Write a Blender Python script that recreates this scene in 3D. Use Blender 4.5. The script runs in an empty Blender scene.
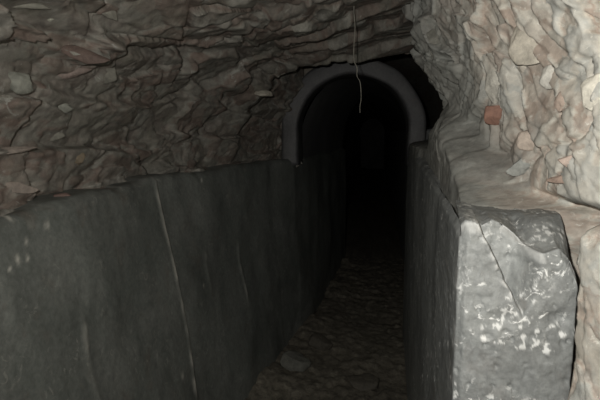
import bpy, bmesh, math, random
from mathutils import Vector, Euler, noise
from mathutils.bvhtree import BVHTree

random.seed(7)
C = bpy.context.scene.collection
EYE = 1.6
F = 520.0
V = Vector

# ------------------------------------------------------------------ camera
cam_rot = Euler((math.radians(90 - 7.67), 0, math.radians(8.14)), 'XYZ')
cd = bpy.data.cameras.new('camera'); cam = bpy.data.objects.new('camera', cd); C.objects.link(cam)
cam.location = (0, 0, EYE); cam.rotation_euler = cam_rot
cd.sensor_width = 36; cd.lens = F / 600 * 36; cd.clip_start = 0.02
bpy.context.scene.camera = cam
RM = cam_rot.to_matrix()
def ray(px, py):
    return (RM @ V(((px - 300) / F, (200 - py) / F, -1))).normalized()
def on_y(px, py, y):
    d = ray(px, py); return V((0, 0, EYE)) + d * (y / d.y)

# ------------------------------------------------------------------ helpers
def clamp(x, a=0., b=1.): return a if x < a else b if x > b else x
def sm(a, b, x):
    t = clamp((x - a) / (b - a)); return t * t * (3 - 2 * t)
def lerp(a, b, t): return a + (b - a) * t
def table(tb, x):
    if x <= tb[0][0]: return tb[0][1]
    for (x0, v0), (x1, v1) in zip(tb, tb[1:]):
        if x <= x1: return lerp(v0, v1, (x - x0) / (x1 - x0))
    return tb[-1][1]
def h1(p, k=0.):
    s = math.sin(p[0] * 127.1 + p[1] * 311.7 + p[2] * 74.7 + k * 19.3) * 43758.5453
    return s - math.floor(s)
def fbm(p, o=4): return noise.fractal(p, 0.9, 2.1, o)
def n1(p): return noise.noise(p)
NO = (V((31.7, 5.1, 11.3)), V((3.9, 47.2, 23.8)), V((17.4, 29.6, 61.5)))
def nvec(p): return V([noise.noise(p + o) for o in NO])

def vor(p, s, w=0.25):
    q = p * s
    q = q + nvec(q * 1.3) * w
    d, pts = noise.voronoi(q)
    return d[0], d[1], pts[0], pts[1]

def stones(p, s, amp, groove, w=0.35):
    """relief of packed stones: each cell its own height and tilt, with joints; returns (height, id)"""
    d0, d1, c, c1 = vor(p, s, w)
    r = h1(c)
    q = p * s - c
    tilt = (h1(c, 1) - .5) * q.x + (h1(c, 2) - .5) * q.y + (h1(c, 3) - .5) * q.z
    e = sm(0, .18, d1 - d0)
    return amp * (r - .5) + amp * 1.6 * tilt * e - groove * (1 - e), r

def tag(o, label=None, cat=None, group=None, kind=None):
    if label: o['label'] = label
    if cat: o['category'] = cat
    if group: o['group'] = group
    if kind: o['kind'] = kind
    return o

def grid_obj(name, nu, nv, fn, mat, flip=False, attrs=True):
    """fn(i,j) -> (Vector, tint)"""
    vs = []; tint = []
    for i in range(nu + 1):
        for j in range(nv + 1):
            p, t = fn(i / nu, j / nv); vs.append(p); tint.append(t)
    fs = []
    w = nv + 1
    for i in range(nu):
        for j in range(nv):
            a = i * w + j
            f = (a, a + 1, a + w + 1, a + w)
            fs.append(f[::-1] if flip else f)
    me = bpy.data.meshes.new(name)
    me.from_pydata(vs, [], fs)
    at = me.attributes.new('tint', 'FLOAT', 'POINT')
    at.data.foreach_set('value', tint)
    me.polygons.foreach_set('use_smooth', [True] * len(me.polygons))
    me.materials.append(mat)
    me.update()
    o = bpy.data.objects.new(name, me); C.objects.link(o)
    return o

# ------------------------------------------------------------------ materials
def mat(name, build):
    m = bpy.data.materials.new(name); m.use_nodes = True
    nt = m.node_tree; b = nt.nodes['Principled BSDF']
    build(nt, b); return m
def N(nt, t, **kw):
    n = nt.nodes.new(t)
    for k, v in kw.items():
        if k in n.inputs.keys(): n.inputs[k].default_value = v
        else: setattr(n, k, v)
    return n
def coords(nt, scale=(1, 1, 1)):
    tc = N(nt, 'ShaderNodeTexCoord'); mp = N(nt, 'ShaderNodeMapping'); mp.inputs['Scale'].default_value = scale
    nt.links.new(tc.outputs['Object'], mp.inputs['Vector']); return mp.outputs['Vector']
def noi(nt, vec, scale, detail=6, rough=.6, dist=0.):
    n = N(nt, 'ShaderNodeTexNoise'); n.inputs['Scale'].default_value = scale
    n.inputs['Detail'].default_value = detail; n.inputs['Roughness'].default_value = rough
    n.inputs['Distortion'].default_value = dist
    nt.links.new(vec, n.inputs['Vector']); return n.outputs['Fac']
def ramp(nt, fac, stops, interp='LINEAR'):
    r = N(nt, 'ShaderNodeValToRGB'); cr = r.color_ramp; cr.interpolation = interp
    while len(cr.elements) < len(stops): cr.elements.new(.5)
    for e, (p, c) in zip(cr.elements, stops):
        e.position = p; e.color = (*c, 1) if len(c) == 3 else c
    nt.links.new(fac, r.inputs['Fac']); return r.outputs['Color']
def mix(nt, a, b, fac, mode='MIX'):
    m = N(nt, 'ShaderNodeMix', data_type='RGBA', blend_type=mode)
    for s, v in ((m.inputs[6], a), (m.inputs[7], b), (m.inputs[0], fac)):
        if isinstance(v, (int, float)): s.default_value = v
        elif isinstance(v, tuple): s.default_value = (*v, 1)
        else: nt.links.new(v, s)
    return m.outputs[2]
def bump(nt, b, h, strength, dist):
    n = N(nt, 'ShaderNodeBump'); n.inputs['Strength'].default_value = strength; n.inputs['Distance'].default_value = dist
    nt.links.new(h, n.inputs['Height']); nt.links.new(n.outputs['Normal'], b.inputs['Normal'])
def bw(x): return (x, x, x)

def rock_mat(name, cols, patch, patch_amt, lime=None, con=.55, lsc=34,  fine=38, rough=.75, bstr=.4, spec=.3, grey_mix=None):
    def f(nt, b):
        v = coords(nt); at = N(nt, 'ShaderNodeAttribute', attribute_name='tint')
        n = len(cols)
        base = ramp(nt, at.outputs['Fac'], [(i / (n - 1), c) for i, c in enumerate(cols)])
        big = noi(nt, v, 5, 5, .65, .6)
        base = mix(nt, base, patch, ramp(nt, big, [(.5, bw(0)), (.68, bw(patch_amt))]))
        mid = noi(nt, v, 22, 7, .7, .4)
        base = mix(nt, base, ramp(nt, mid, [(.3, bw(1 - con)), (.5, bw(.97)), (.7, bw(1 + con * .9))]), 1., 'MULTIPLY')
        if lime:
            s = noi(nt, v, lsc, 5, .7, 1.)
            base = mix(nt, base, lime, ramp(nt, s, [(.60, bw(0)), (.67, bw(.7))]))
        if grey_mix:
            am = N(nt, 'ShaderNodeAttribute', attribute_name='grey_mix')
            base = mix(nt, base, mix(nt, grey_mix, ramp(nt, mid, [(.3, bw(.75)), (.7, bw(1.3))]), 1., 'MULTIPLY'), am.outputs['Fac'])
        nt.links.new(base, b.inputs['Base Color'])
        b.inputs['Roughness'].default_value = rough
        b.inputs['Specular IOR Level'].default_value = spec
        bump(nt, b, noi(nt, v, fine, 8, .7, .2), bstr, .012)
    return mat(name, f)

M_left = rock_mat('left rock', [(.13, .12, .10), (.18, .16, .14), (.21, .205, .18), (.165, .13, .11), (.22, .21, .185), (.30, .295, .265)],
                  (.15, .145, .12), .7, (.36, .36, .33), con=.42, lsc=9)
M_right = rock_mat('right rock', [(.40, .365, .31), (.50, .47, .41), (.45, .37, .31), (.60, .57, .50), (.52, .52, .48), (.40, .375, .33)],
                   (.40, .41, .39), .6, (.75, .73, .66), fine=30, bstr=.25, con=.28, grey_mix=(.20, .205, .19))
def conc(name, lo, hi, specks, speck_amt, streak=None, rough=.55, bstr=.12, spec=.4, stain=(.12, .09, .07)):
    def f(nt, b):
        v = coords(nt)
        base = ramp(nt, noi(nt, v, 3.2, 7, .62, .8), [(.3, lo), (.7, hi)])
        vs = coords(nt, (1, 2.2, .8))
        base = mix(nt, base, ramp(nt, noi(nt, vs, 2.2, 5, .6, .3), [(.35, bw(.78)), (.65, bw(1.18))]), 1., 'MULTIPLY')
        base = mix(nt, base, stain, ramp(nt, noi(nt, v, 7, 4, .6, .5), [(.6, bw(0)), (.8, bw(.5))]))
        base = mix(nt, base, ramp(nt, noi(nt, v, 55, 5, .7), [(.3, bw(.75)), (.7, bw(1.2))]), 1., 'MULTIPLY')
        glint = ramp(nt, noi(nt, v, 26, 5, .72, 1.5), [(.56, bw(0)), (.64, bw(1))])  # white specks painted into the colour in place of wet glints
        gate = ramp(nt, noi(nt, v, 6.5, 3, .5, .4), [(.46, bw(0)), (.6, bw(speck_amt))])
        base = mix(nt, base, specks, mix(nt, glint, gate, 1., 'MULTIPLY'))
        at = N(nt, 'ShaderNodeAttribute', attribute_name='tint')
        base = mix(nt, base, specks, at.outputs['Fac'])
        nt.links.new(base, b.inputs['Base Color'])
        b.inputs['Roughness'].default_value = rough
        b.inputs['Specular IOR Level'].default_value = spec
        bump(nt, b, noi(nt, v, 40, 8, .68), bstr, .01)
    return mat(name, f)
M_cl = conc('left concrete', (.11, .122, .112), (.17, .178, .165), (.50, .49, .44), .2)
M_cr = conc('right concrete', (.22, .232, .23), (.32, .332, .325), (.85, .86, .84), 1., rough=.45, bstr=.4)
M_floor = rock_mat('floor earth', [(.12, .11, .085), (.16, .145, .115), (.19, .175, .14)], (.11, .10, .08), .5, fine=50, rough=.85, bstr=.9)
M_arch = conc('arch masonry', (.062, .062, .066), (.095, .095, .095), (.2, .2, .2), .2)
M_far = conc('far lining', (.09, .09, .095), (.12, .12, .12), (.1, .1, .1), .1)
def simple(name, col, rough=.7, var=.35):
    def f(nt, b):
        v = coords(nt)
        c = mix(nt, col, ramp(nt, noi(nt, v, 30, 6, .7, .4), [(.3, bw(1 - var)), (.7, bw(1 + var))]), 1., 'MULTIPLY')
        nt.links.new(c, b.inputs['Base Color']); b.inputs['Roughness'].default_value = rough
        b.inputs['Specular IOR Level'].default_value = .3
        bump(nt, b, noi(nt, v, 70, 7, .7), .6, .008)
    return mat(name, f)

# ------------------------------------------------------------------ left concrete wall
WLT = [(-2, -1.02), (1.2, -1.02), (2.3, -1.0), (3.6, -.745), (3.95, -.63), (4.3, -.56), (5.2, -.46), (6.6, -.36), (6.9, -.5), (22, -.6)]
WLB = [(-2, -.80), (1.2, -.78), (2.3, -.76), (3.1, -.68), (3.6, -.62), (3.95, -.54), (4.3, -.5), (5.2, -.42), (6.6, -.34), (6.9, -.5), (22, -.55)]
def wtop(y): return EYE - .22 - .03 * sm(1.9, 1.2, y) + .02 * n1(V((3.1, y * 2.3, 0))) + .008 * n1(V((1.1, y * 11, 0)))
def ystep(u):      # denser where seen
    return table([(0, -1.6), (.06, .8), (.80, 4.2), (.95, 7.), (1, 22)], u)
FLECK = []
for px, py, r_ in ((14, 225, .006), (43, 218, .007), (56, 226, .005), (51, 242, .006), (69, 226, .008), (40, 260, .008), (49, 259, .005), (32, 270, .004), (143, 184, .010), (201, 180, .007), (193, 285, .006), (166, 375, .010), (148, 355, .005)):
    d_ = ray(px, py); k_ = -.93 / d_.x; FLECK.append((d_.y * k_, EYE + d_.z * k_, r_))
def left_wall(u, v):
    y = ystep(u); zt = wtop(y)
    if v < .88:
        t = v / .88; z = lerp(-.06, zt, t); x = lerp(table(WLB, y), table(WLT, y), clamp(z / zt))
        x -= .018 * sm(.985, 1., t)
    else:
        t = (v - .88) / .12; z = zt + .004 * t; x = table(WLT, y) - .018 - .22 * t
    p = V((x, y, z))
    d = .02 * n1(V((0, y * 1.7, z * 1.9))) + .007 * fbm(V((5, y * 3.5, z * 3.5)), 3) + .0008 * fbm(V((5, y * 25, z * 25)), 3)
    tint = 0.
    # formwork joint: a ragged proud line of grout running down the wall
    for yj, z0, z1, hh, ta in ((2.27, .3, 2, .006, 1.), (1.52, 0, 1.05, .004, .35), (3.02, .5, .95, .006, .6), (2.62, .7, 1.0, .003, .35)):
        yy = yj + .02 * n1(V((yj, 0, z * 4))) + .004 * n1(V((yj, 0, z * 25)))
        g = math.exp(-((y - yy) / .012) ** 2) * sm(z0, z0 + .1, z) * sm(z1, z1 - .1, z)
        br = sm(-.15, .25, n1(V((yj, 9, z * 9))))
        d += hh * g; tint = max(tint, g * ta * (.25 + .75 * br))
    for sy, sz, sr in FLECK:
        g = math.exp(-((y - sy) ** 2 + (z - sz) ** 2 * .5) / sr ** 2); tint = max(tint, .9 * g)
    # shuttered panels step back after the joint
    d -= .012 * sm(2.27, 2.30, y) * sm(3.2, 2.6, y)
    d -= .02 * sm(.45, .05, n1(V((8, y * 3, z * 2.5)))) * 0
    return p + V((d, 0, d * .15)), tint
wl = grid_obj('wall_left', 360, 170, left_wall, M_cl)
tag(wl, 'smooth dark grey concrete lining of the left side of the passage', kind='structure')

# ------------------------------------------------------------------ rough vault (left shoulder and ceiling)
HC = [(-2, .66), (0, .64), (1.5, .60), (2.2, .56), (3.15, .50), (3.3, .50), (3.42, .60), (3.9, .64), (4.06, .66)]
def vsec(y):
    w = table(WLT, y); hc = table(HC, y)
    b = sm(3.2, 3.5, y) * .06
    pts = [(w - .09, -.36), (w - .10, -.2), (w - .05 - b, .06), (w + .13 - b, .32), (-.55, hc - .07), (-.25, hc), (.05, hc + .01), (.35, hc - .02), (.66, hc - .14), (.8, -.1)]
    return pts
def cr(pts, t):
    n = len(pts) - 1; x = clamp(t) * n; i = min(int(x), n - 1); f = x - i
    g = lambda k: pts[max(0, min(n, k))]
    p0, p1, p2, p3 = g(i - 1), g(i), g(i + 1), g(i + 2)
    return tuple(.5 * (2 * b + (c - a) * f + (2 * a - 5 * b + 4 * c - d) * f * f + (3 * b - a - 3 * c + d) * f ** 3) for a, b, c, d in zip(p0, p1, p2, p3))
AC = (-.17, 0.0)          # centre of the far arch
def vault(u, v):
    if u < .92: y = table([(0, -1.6), (.07, .7), (.92, 4.0)], u); k = 0
    else: k = (u - .92) / .08; y = 4.0 + .06 * k
    x, z = cr(vsec(min(y, 4.0)), v)
    if k > 0:           # closes in on the arch
        L = math.hypot(x - AC[0], z - AC[1]); r = lerp(L, min(L, .47), k)
        pk = sm(.60, .68, v) * sm(1.01, .97, v)    # an open gap above and right of the arch runs on into the dark
        y += pk * 4.2 * sm(0, .45, k) * sm(1., .55, k)
        r = lerp(r, max(r, .60), pk * sm(1., .6, k))
        x = AC[0] + (x - AC[0]) * r / L; z = AC[1] + (z - AC[1]) * r / L
    x0, z0 = x, z
    cx, cz = -.2, 0.
    n = V((cx - x, 0, cz - z + .0)).normalized()
    if k > 0: n = V((0, -1, 0))
    p = V((x, y, z + EYE))
    q = V((p.x, p.y * .62, p.z * 1.25)) + nvec(p * 2.1) * .10
    s1, r1 = stones(q, 4.2, .075, .018)
    s2, r2 = stones(q + V((3, 1, 7)), 9.5, .018, .006)
    s3, r3 = stones(q + V((9, 4, 2)), 22., .004, .001)
    # beds of rock running along the passage: ledges
    L = p.z * 1.0 + .10 * fbm(V((p.x * 1.3, p.y * 1.1, 4.)), 3) - .12 * p.x
    fr = (L / .17) % 1.0
    led = .05 * (fr ** 1.3) * sm(1., .86, fr)
    calm = 1 - .55 * sm(2.2, 3.6, y)
    fy = ((y + .5 * x + .22 * fbm(V((p.x * 1.6, p.y * 1.2, 9.)), 3)) / .34) % 1.0
    ct = sm(.35, .6, v)
    d = (s1 + s2 + s3) * calm * (1 - .55 * ct) + led * .9 * (1 - ct) + .06 * sm(0, .14, fy) * (1 - fy) * ct + .05 * n1(p * 1.6) + .005 * fbm(p * 14, 4)
    # the big lip of rock that hangs before the arch
    d += .05 * math.exp(-((y - 3.18 - .10 * n1(V((x * 3, 0, 1)))) / .10) ** 2)
    if k > 0: d *= .35
    tint = clamp(.5 * r1 + .38 * r2 + .2 * r3 - .04)
    return p + n * d, tint
ceil = grid_obj('ceiling', 490, 330, vault, M_left)
tag(ceil, 'rough dark rubble vault rising over the left wall and closing the passage', kind='structure')

# ------------------------------------------------------------------ right rock
RR = [(-1.6, .75), (.3, .66), (1.0, .585), (1.25, .54), (1.6, .45), (2.0, .37), (2.38, .285), (2.48, .29), (2.62, .42), (2.8, .60), (4.2, .62)]
# plan path by arc length
pth = []
acc = 0; last = None
yy = 4.2
while yy > -1.6:
    pp = (table(RR, yy), yy)
    if last: acc += math.hypot(pp[0] - last[0], pp[1] - last[1])
    pth.append((acc, pp)); last = pp; yy -= .02
TOT = acc
def path_at(s):
    for (a, p), (b, q) in zip(pth, pth[1:]):
        if s <= b:
            t = (s - a) / (b - a); return lerp(p[0], q[0], t), lerp(p[1], q[1], t)
    return pth[-1][1]
S0 = min(a for a, p in pth if p[1] < 2.75); S1 = min(a for a, p in pth if p[1] < .9)
PT = [path_at(table([(0, 0), (.12, S0), (.86, S1), (1, TOT)], i / 420)) + (table([(0, 0), (.12, S0), (.86, S1), (1, TOT)], i / 420),) for i in range(421)]
def right_rock(u, v):
    x, y, s = PT[int(round(u * 420))]
    z = lerp(-.06, EYE + .80, table([(0, 0), (.2, .35), (1, 1)], v))
    zr = z - EYE
    x = x - .10 * sm(.12, .45, zr) - .07 * sm(.4, .8, zr) + .03 * sm(.0, -.3, zr) * sm(1.9, 2.3, y) + sm(-.16, -.24, zr) * ((-.094 + .012 * n1(V((5, 5, zr * 14)))) * sm(1.215, 1.19, y) + .16 * sm(1.195, 1.23, y) * sm(1.85, 1.55, y))
    yb = 1.42 + .95 * clamp((zr + .22) / .40) + .06 * n1(V((2, 7, zr * 9)))
    fl_ = sm(yb, yb + .13, y) * sm(.24, .12, zr) * (sm(-.02, -.10, zr) if y > 2.5 else 1)
    if y < 4.0: x = lerp(x, table([(1.2, .245), (3, .25), (4, .28)], y) + .10 * sm(-.05, .2, zr), fl_)
    p = V((x, y, z))
    w = nvec(p * 2.4) * .13 + nvec(p * 6) * .035
    a = s + w.x
    L = a + .38 * (z + w.z)
    d = 0
    fr = (L / .13) % 1.0
    d += .026 * sm(0, .05, fr) * (1 - fr)
    L2 = a * .8 + .75 * (z + w.y) + .3
    fr2 = (L2 / .075) % 1.0
    d += .007 * sm(0, .06, fr2) * (1 - fr2)
    q = V((p.x, p.y, p.z * .8)) + w * .6
    s1, r1 = stones(q + V((4, 0, 0)), 4.6, .040, .004, .6)
    s2, r2 = stones(q, 10., .012, .002, .6)
    s3, r3 = stones(q + V((1, 2, 0)), 26., .0035, .001, .6)
    soft = (1 - .6 * sm(.0, -.25, zr)) * (1 - .6 * fl_)
    d = d * soft + (s1 + s2 + s3) * soft + .035 * n1(p * 2.2) + .004 * fbm(p * 18, 4)
    # keeps behind the broken concrete slab below
    n = V((-.80, -.58, 0)) if y < 2.4 else V((-1, 0, 0))
    tint = clamp(.45 * r1 + .4 * r2 + .25 * r3 - .05)
    m = 1.12 * max(fl_ * sm(1.30, 1.50, y), sm(1.5, 2.0, y + .25 * n1(p * 3) - .35 * zr)) * .8; GREY_MIX.append(m)  # greyer farther back and lower down the face
    return p + n * d, tint
GREY_MIX = []
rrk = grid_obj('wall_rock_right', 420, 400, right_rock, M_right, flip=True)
ma = rrk.data.attributes.new('grey_mix', 'FLOAT', 'POINT'); ma.data.foreach_set('value', GREY_MIX)
tag(rrk, 'pale flaking rock face filling the right side of the picture', kind='structure')

# ------------------------------------------------------------------ right concrete wall and its broken end
FR = 1.2
prof = [on_y(px, py, FR) for px, py in ((461, 229), (466, 222), (476, 222), (482, 226), (490, 232), (500, 226), (512, 230), (524, 238), (534, 250), (545, 253), (560, 249), (572, 262), (580, 285), (584, 310))]
LA0, LA1 = on_y(477, 222, FR), on_y(523, 320, FR)
LB0, LB1 = on_y(526, 322, FR), on_y(546, 255, FR)
def side_of(x, z, a, b):
    ux, uz = b.x - a.x, b.z - a.z; L = math.hypot(ux, uz)
    return ((x - a.x) * uz - (z - a.z) * ux) / L
PR = [(p.x, p.z) for p in prof]
X0 = PR[0][0]; X1 = PR[-1][0]
SIDE = 220; FRONT = 150
EB_SIGN = -1
if -side_of(LA0.x + .1, LA0.z, LA0, LA1) < 0:
    _s = side_of; side_of = lambda *a: -_s(*a)
EB_SIGN = 1 if -side_of(LB1.x - .1, LB1.z, LB0, LB1) > 0 else -1
def right_wall(u, v):
    i = u * (SIDE + FRONT)
    if i <= SIDE:                      # side face running into the dark
        t = 1 - i / SIDE
        y = FR + .012 + table([(0, 0), (.85, 2.88), (.9, 3.1), (1, 20.8)], t)
        x = table([(1.2, X0 - .0), (3.0, .225), (4.08, .25), (4.2, .38), (14, .38)], y)
        zt = table([(1.2, PR[0][1]), (1.23, EYE - .225), (1.6, EYE - .20), (2.5, EYE - .16), (4, EYE - .1), (4.2, EYE)], y) + .006 * n1(V((2, y * 9, 3)))
        n = V((-1, 0, 0)); back = V((1, .25, 0)); bl = lerp(.04, .35, sm(1.9, 2.1, y)); rise = lerp(-.14, .06, sm(1.9, 2.15, y))
        front = 0
    else:
        t = (i - SIDE) / FRONT
        x = lerp(X0, X1, t); zt = table(PR, x)
        edge = .03 * (1 - sm(0, .06, t)) + .16 * sm(.92, 1., t) ** 2
        y = FR + edge * (1 if t > .5 else .4) - .012 * math.sin(t * math.pi)
        n = V((0, -1, 0)); back = V((.12, 1, 0)); bl = .42; rise = (EYE - .215 - zt) * 1.0
        front = 1
        zz = min(zt, lerp(-.06, zt, table([(0, 0), (.15, .45), (1, 1)], min(1, v / .8))))
        wv = .004 * n1(V((zz * 40, 1, 2)))
        eA = -side_of(x, zz, LA0, LA1) + wv; eB = -side_of(x, zz, LB0, LB1) + .012 * n1(V((zz * 30, x * 30, 2)))
        rec = sm(0, .007, eA) * sm(0, .05, -eB if False else EB_SIGN * eB)
        y += .085 * rec
    if v < .8:
        z = lerp(-.06, zt, table([(0, 0), (.15, .45), (1, 1)], v / .8)); p = V((x, y, z))
        p -= n * 0.012 * sm(.975, 1, v / .8)
    else:
        t2 = (v - .8) / .2
        z = zt + rise * (sm(0, .5, t2) if front else t2)
        p = V((x, y, z)) + back * (bl * t2) - n * .012
        n = V((0, -.4, 1)).normalized()
    d = (.006 if front else .0015) * fbm(V((x * 9, y * 9, z * 9)), 5) + (.010 if front else .005) * n1(V((x * 4, y * 3, z * 4)))
    s2, r2 = stones(p, 22., .003 if front else .002, 0., .6)
    d += s2
    if front:
        d0, d1, c, c1 = vor(p, 38., .3)
        d -= .007 * sm(.35, .1, d0) * (1 if h1(c, 5) > .72 else 0)
    if front and v < .8:
        for px, py, r, dp in ((502, 317, .016, .012), (557, 318, .018, .016), (487, 334, .007, .008), (505, 331, .006, .008), (484, 344, .005, .006), (565, 381, .008, .008)):
            c = on_y(px, py, FR); g = math.exp(-(((x - c.x) / (r * 1.4)) ** 2 + ((z - c.z) / r) ** 2)); d -= dp * g
    tint = 0.
    # pale bare aggregate along the broken arrises; scattered specks are painted wet glints
    arr = sm(.035, .0, abs(z - zt)) if v < .8 else 0
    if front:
        glint_fl = sm(.30, .48, fbm(p * 60, 4)) * sm(-.05, .2, n1(p * 11 + V((3, 3, 3)))) * (1 - .9 * rec)
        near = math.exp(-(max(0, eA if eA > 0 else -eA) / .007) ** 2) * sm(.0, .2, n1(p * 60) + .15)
        tint = clamp(max(.5 * arr * sm(0, .25, n1(V((x * 30, 3, z * 30)))), .75 * glint_fl, .5 * near if z > LA1.z else 0))
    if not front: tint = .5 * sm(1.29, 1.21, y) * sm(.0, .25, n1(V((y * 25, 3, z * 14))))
    return p + n * d, tint
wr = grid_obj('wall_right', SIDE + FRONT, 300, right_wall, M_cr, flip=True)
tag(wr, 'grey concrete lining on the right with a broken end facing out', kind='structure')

# ------------------------------------------------------------------ floor
def floor(u, v):
    y = table([(0, -1.6), (.1, 1.8), (.86, 6.5), (1, 22)], u); x = lerp(-1.3, 1.1, v)
    p = V((x, y, 0))
    s1, r1 = stones(V((x, y, .3)), 8, .014, .004); s2, r2 = stones(V((x, y, 3.)), 22, .01, .004)
    z = .03 * n1(V((x * 2, y * 2, 0))) + s1 + s2 + .006 * fbm(p * 20, 3) + .10 * sm(.35, .0, abs(x - table(WLB, y))) * (.4 + .6 * n1(V((x * 3, y * 3, 5))))
    return p + V((0, 0, z)), clamp(.5 * r1 + .5 * r2)
fl = grid_obj('floor', 300, 150, floor, M_floor, flip=True)
tag(fl, 'uneven dark earth floor of the passage', kind='structure')

# ------------------------------------------------------------------ far passage beyond the arch
def far(u, v):
    y = lerp(4.15, 22, u); a = math.pi * (1 - v)
    xl = table(WLT, y) - .02; xr = .40
    p = V(((xl + xr) / 2 + (xr - xl) / 2 * math.cos(a), y, EYE - .2 + .66 * max(0, math.sin(a))))
    if v == 0 or v == 1: p.z -= .1
    d = .012 * fbm(p * 6, 3)
    return p + V((0, 0, d)), 0.
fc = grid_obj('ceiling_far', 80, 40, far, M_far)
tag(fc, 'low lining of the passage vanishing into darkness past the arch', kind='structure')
def end(u, v):
    p = V((lerp(-1.2, 1.2, u), 21.9, lerp(-.1, 2.6, v))); p.y += .05 * fbm(p * 4, 3); return p, 0.
e = grid_obj('wall_back', 20, 20, end, M_far); tag(e, 'far closed end of the passage', kind='structure')

# ------------------------------------------------------------------ arch
def solid(name, prof_fn, n, m, mt):
    """closed ring-section swept along n steps, m points round each section"""
    bm = bmesh.new(); rings = []
    for i in range(n + 1):
        rings.append([bm.verts.new(prof_fn(i / n, j / m)) for j in range(m)])
    for a, b in zip(rings, rings[1:]):
        for j in range(m): bm.faces.new((a[j], a[(j + 1) % m], b[(j + 1) % m], b[j]))
    bm.faces.new(rings[0][::-1]); bm.faces.new(rings[-1])
    bmesh.ops.recalc_face_normals(bm, faces=bm.faces)
    me = bpy.data.meshes.new(name); bm.to_mesh(me); bm.free()
    me.polygons.foreach_set('use_smooth', [True] * len(me.polygons)); me.materials.append(mt)
    o = bpy.data.objects.new(name, me); C.objects.link(o); return o
def arch_p(t, s):
    R, W, DEP = .475, .135, .30
    LEG = .27
    tot = math.pi * R + 2 * LEG; a = t * tot
    if a < LEG: base = V((AC[0] - R, 0, -LEG + a)); out = V((-1, 0, 0))
    elif a > tot - LEG: base = V((AC[0] + R, 0, -(a - (tot - LEG)))); out = V((1, 0, 0))
    else:
        th = math.pi - (a - LEG) / R; out = V((math.cos(th), 0, math.sin(th))); base = V((AC[0], 0, 0)) + out * R
    # rounded rectangle
    th = 2 * math.pi * s; c, q = math.cos(th), math.sin(th)
    k = lambda x: math.copysign(abs(x) ** .28, x)
    p = base + out * (k(c) * W / 2) + V((0, 4.08 + k(q) * DEP / 2, EYE))
    return p + V((n1(p * 5), n1(p * 5 + V((9, 0, 0))), n1(p * 5 + V((0, 9, 0))))) * .012
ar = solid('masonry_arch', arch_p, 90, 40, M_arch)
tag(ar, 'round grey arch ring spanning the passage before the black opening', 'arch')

# ------------------------------------------------------------------ hanging root, stones
bvhs = [(BVHTree.FromObject(o, bpy.context.evaluated_depsgraph_get())) for o in (ceil, rrk, wl, wr, fl)]
def hit(px, py):
    d = ray(px, py); best = None
    for b in bvhs:
        loc, nn, i, dist = b.ray_cast(V((0, 0, EYE)), d)
        if loc and (best is None or dist < best[2]): best = (loc, nn if nn.dot(d) < 0 else -nn, dist)
    return best
# root: hangs from the ceiling
top = hit(354, 6); D = top[0].y
pts = [top[0] + V((0, 0, .03))] + [on_y(px, py, D) for px, py in ((354, 12), (355, 28), (354, 45), (354, 60), (357, 68), (357, 76), (360, 82), (361, 92), (361, 100), (360, 106), (360, 113))]
def root_p(t, s):
    c = V(cr([tuple(p) for p in pts], t)); r = lerp(.0024, .0012, t) * (1 + .3 * n1(V((t * 30, 0, 0))))
    th = 2 * math.pi * s
    return c + V((math.cos(th), math.sin(th), 0)) * r
M_root = simple('root', (.21, .20, .17), .7)
rt = solid('hanging_root', root_p, 60, 8, M_root)
tag(rt, 'thin pale kinked root hanging from the ceiling before the arch', 'root')

def stone_mesh(name, seed, dims, flat=.0, box=0., parent=None):
    bm = bmesh.new(); bmesh.ops.create_icosphere(bm, subdivisions=4, radius=1)
    rs = random.Random(seed); off = V((rs.random() * 20, rs.random() * 20, rs.random() * 20))
    planes = []
    for k in range(16):
        nrm = V((rs.uniform(-1, 1), rs.uniform(-1, 1), rs.uniform(-1, 1))).normalized(); planes.append((nrm, rs.uniform(.5, .82)))
    for v in bm.verts:
        p = v.co.normalized()
        if box:
            k = max(abs(p.x), abs(p.y), abs(p.z)); p = p.lerp(p / k * .85, box)
        for nrm, dd in (planes if not box else planes[:2]):
            e = p.dot(nrm) - dd
            if e > 0: p = p - nrm * e * .92
        p = p * (1 + .07 * fbm(p * 2.5 + off, 4))
        v.co = V((p.x * dims[0], p.y * dims[1], p.z * dims[2]))
    me = bpy.data.meshes.new(name); bm.to_mesh(me); bm.free()
    me.polygons.foreach_set('use_smooth', [True] * len(me.polygons))
    return me
MS = {}
def colmat(c):
    if c not in MS: MS[c] = simple('stone %d' % len(MS), c)
    return MS[c]
def stone(name, px, py, w, h, roll, col, label, cat='stone', group=None, proud=.35, depth=.6, seed=0, box=0.):
    """w,h in pixels as the stone shows; set into the surface where it sits"""
    loc, nn, dist = hit(px, py)
    W = w / F * dist / 2; H = h / F * dist / 2; Dp = min(W, H) * depth
    me = stone_mesh(name, seed or int(px * 7 + py), (W, Dp, H), box=box)
    me.materials.append(colmat(col))
    o = bpy.data.objects.new(name, me); C.objects.link(o)
    view = (V((0, 0, EYE)) - loc).normalized()
    face = (nn * .35 + view * .65).normalized()
    zax = V((0, 0, 1)); xa = zax.cross(face).normalized() * -1; za = xa.cross(-face).normalized()
    from mathutils import Matrix
    m = Matrix((xa, -face, za)).transposed()
    if m.determinant() < 0: m = Matrix((-xa, -face, za)).transposed()
    m = m @ Matrix.Rotation(math.radians(roll), 3, 'Y')
    o.matrix_world = Matrix.Translation(loc - face * Dp * (1 - 2 * proud)) @ m.to_4x4()
    tag(o, label, cat, group)
    return o
gl = 'stones set in the left rubble face'; gr = 'stones set in the right rock face'
G1 = (.22, .225, .195); G2 = (.17, .165, .14); R1 = (.10, .045, .038); P1 = (.21, .18, .155); T1 = (.17, .14, .10)
stone('wall_stone', 19, 82, 30, 24, 15, G1, 'pale grey-green chunky stone near the left edge, lightest of the left face', group=gl, seed=3)
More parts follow.
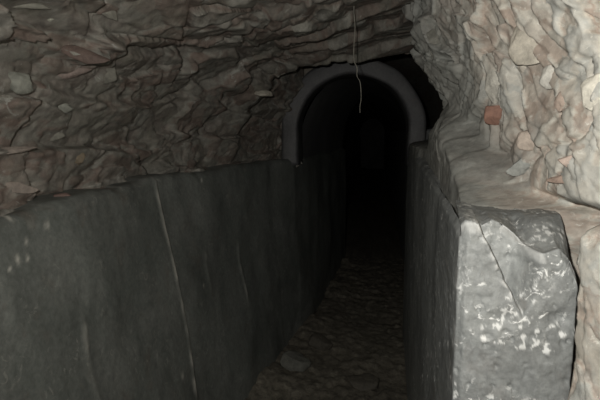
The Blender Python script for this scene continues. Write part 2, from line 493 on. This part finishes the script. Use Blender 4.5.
stone('wall_stone', 72, 73, 36, 11, -12, (.21, .17, .15), 'long pinkish-grey sliver of stone under the dark red stone', group=gl, seed=4)
stone('wall_stone', 84, 55, 56, 16, 8, (.12, .088, .075), 'long dark reddish-brown stone lying above the pinkish sliver', group=gl, seed=5)
stone('wall_stone', 60, 107, 26, 20, 10, G1, 'pale squarish stone directly below the pinkish sliver', group=gl, seed=6)
stone('wall_stone', 56, 135, 26, 13, 12, G2, 'wedge-shaped grey stone pointing left, with black gap at its tip', group=gl, seed=7)
stone('wall_stone', 78, 159, 17, 15, 30, T1, 'small tan stone just above the concrete at the left', group=gl, seed=8)
stone('wall_stone', 63, 196, 22, 10, 10, (.16, .11, .095), 'small reddish stone wedged on top of the left concrete', group=gl, seed=9)
stone('wall_stone', 27, 5, 48, 11, 0, G2, 'long flat grey-pink stone at the top left corner', group=gl, seed=10)
stone('wall_stone', 108, 13, 24, 12, 28, G2, 'tilted grey stone near the top edge, left of the ceiling ledges', group=gl, seed=11)
stone('pebble', 50, 19, 7, 5, 0, (.36, .36, .30), 'tiny white pebble stuck high in the left rubble', 'pebble', seed=12)
stone('wall_stone', 8, 186, 50, 12, 12, P1, 'low pinkish stone at the left edge just over the concrete', group=gl, seed=13)
stone('wall_stone', 10, 150, 44, 9, -4, P1, 'flat pinkish band of stone at the left edge, midway up', group=gl, seed=15)
stone('wall_stone', 108, 75, 22, 24, 40, G2, 'greenish-grey blocky stone right of the pinkish sliver', group=gl, seed=14)
stone('rock_shard', 263, 93, 23, 7, 3, (.42, .39, .33), 'short pale shard sticking out left of the arch ring', 'shard', seed=16, proud=.9, depth=2.5)
BR = (.29, .165, .125)
stone('brick', 494, 113, 19, 25, 4, BR, 'broken orange-red brick bedded in the pale right rock', 'brick', seed=21, box=.6, depth=.8, proud=.35)
stone('wall_stone', 532, 42, 62, 46, 10, (.56, .52, .44), 'big rounded cream stone at upper right, largest of that face', group=gr, seed=22, depth=.3)
stone('wall_stone', 497, 82, 26, 52, -8, (.55, .53, .47), 'tall light grey stone standing left of the big cream stone', group=gr, seed=23, depth=.4)
stone('wall_stone', 524, 66, 17, 20, 0, (.56, .52, .45), 'small rounded stone tucked under the big cream stone', group=gr, seed=24)
stone('wall_stone', 550, 74, 22, 26, 0, (.66, .64, .58), 'pale round stone below right of the big cream stone', group=gr, seed=25)
stone('wall_stone', 530, 140, 26, 20, -5, (.54, .46, .39), 'pinkish squarish stone with a black gap beneath it', group=gr, seed=26, box=.4)
stone('wall_stone', 524, 165, 34, 18, -25, (.34, .35, .33), 'bluish-grey slanted stone beneath the pinkish squarish one', group=gr, seed=27)
stone('wall_stone', 567, 162, 19, 15, 0, (.52, .42, .36), 'small pink stone in the middle of the right face', group=gr, seed=28)
stone('wall_stone', 562, 180, 34, 10, 0, (.36, .27, .22), 'thin reddish-brown stone under the small pink stone', group=gr, seed=29)
stone('wall_stone', 592, 88, 26, 44, 20, (.70, .67, .58), 'whitish stone cut by the right edge of the picture', group=gr, seed=30, depth=.4)
stone('wall_stone', 562, 100, 15, 22, 0, (.46, .37, .31), 'small pinkish-brown stone with dark hollows beside it', group=gr, seed=31)
stone('wall_stone', 438, 40, 30, 38, 10, (.20, .195, .17), 'dim grey stone at the corner where right rock meets ceiling', group=gr, seed=32, depth=.4)
gf = 'loose stones on the floor'
stone('loose_stone', 293, 366, 34, 26, 10, (.12, .12, .105), 'large dim stone lying on the floor at the foot of the left wall', group=gf, seed=41, depth=.9, proud=.7)
stone('loose_stone', 322, 345, 26, 22, 0, (.075, .068, .055), 'smaller dim stone on the floor behind the large floor stone', group=gf, seed=42, depth=.9, proud=.7)
stone('loose_stone', 365, 385, 34, 22, 5, (.075, .068, .055), 'dark stone at the bottom of the frame, mid passage floor', group=gf, seed=43, depth=.9, proud=.7)

# ------------------------------------------------------------------ light: the visitor's torch
ld = bpy.data.lights.new('torch', 'SPOT'); lo = bpy.data.objects.new('torch', ld); C.objects.link(lo)
lo.location = (-.07, -.01, EYE + .07)
ld.energy = 82; ld.spot_size = math.radians(165); ld.spot_blend = 1.; ld.shadow_soft_size = .012
ld.color = (1., .97, .91)
tgt = on_y(450, 180, 1.3)
lo.rotation_euler = (tgt - lo.location).to_track_quat('-Z', 'Y').to_euler()

w = bpy.data.worlds.new('world'); bpy.context.scene.world = w; w.use_nodes = True
w.node_tree.nodes['Background'].inputs['Color'].default_value = (0, 0, 0, 1)
sc = bpy.context.scene
sc.view_settings.view_transform = 'Standard'; sc.view_settings.look = 'None'
sc.view_settings.exposure = 0; sc.view_settings.gamma = 1; sc.view_settings.use_curve_mapping = False
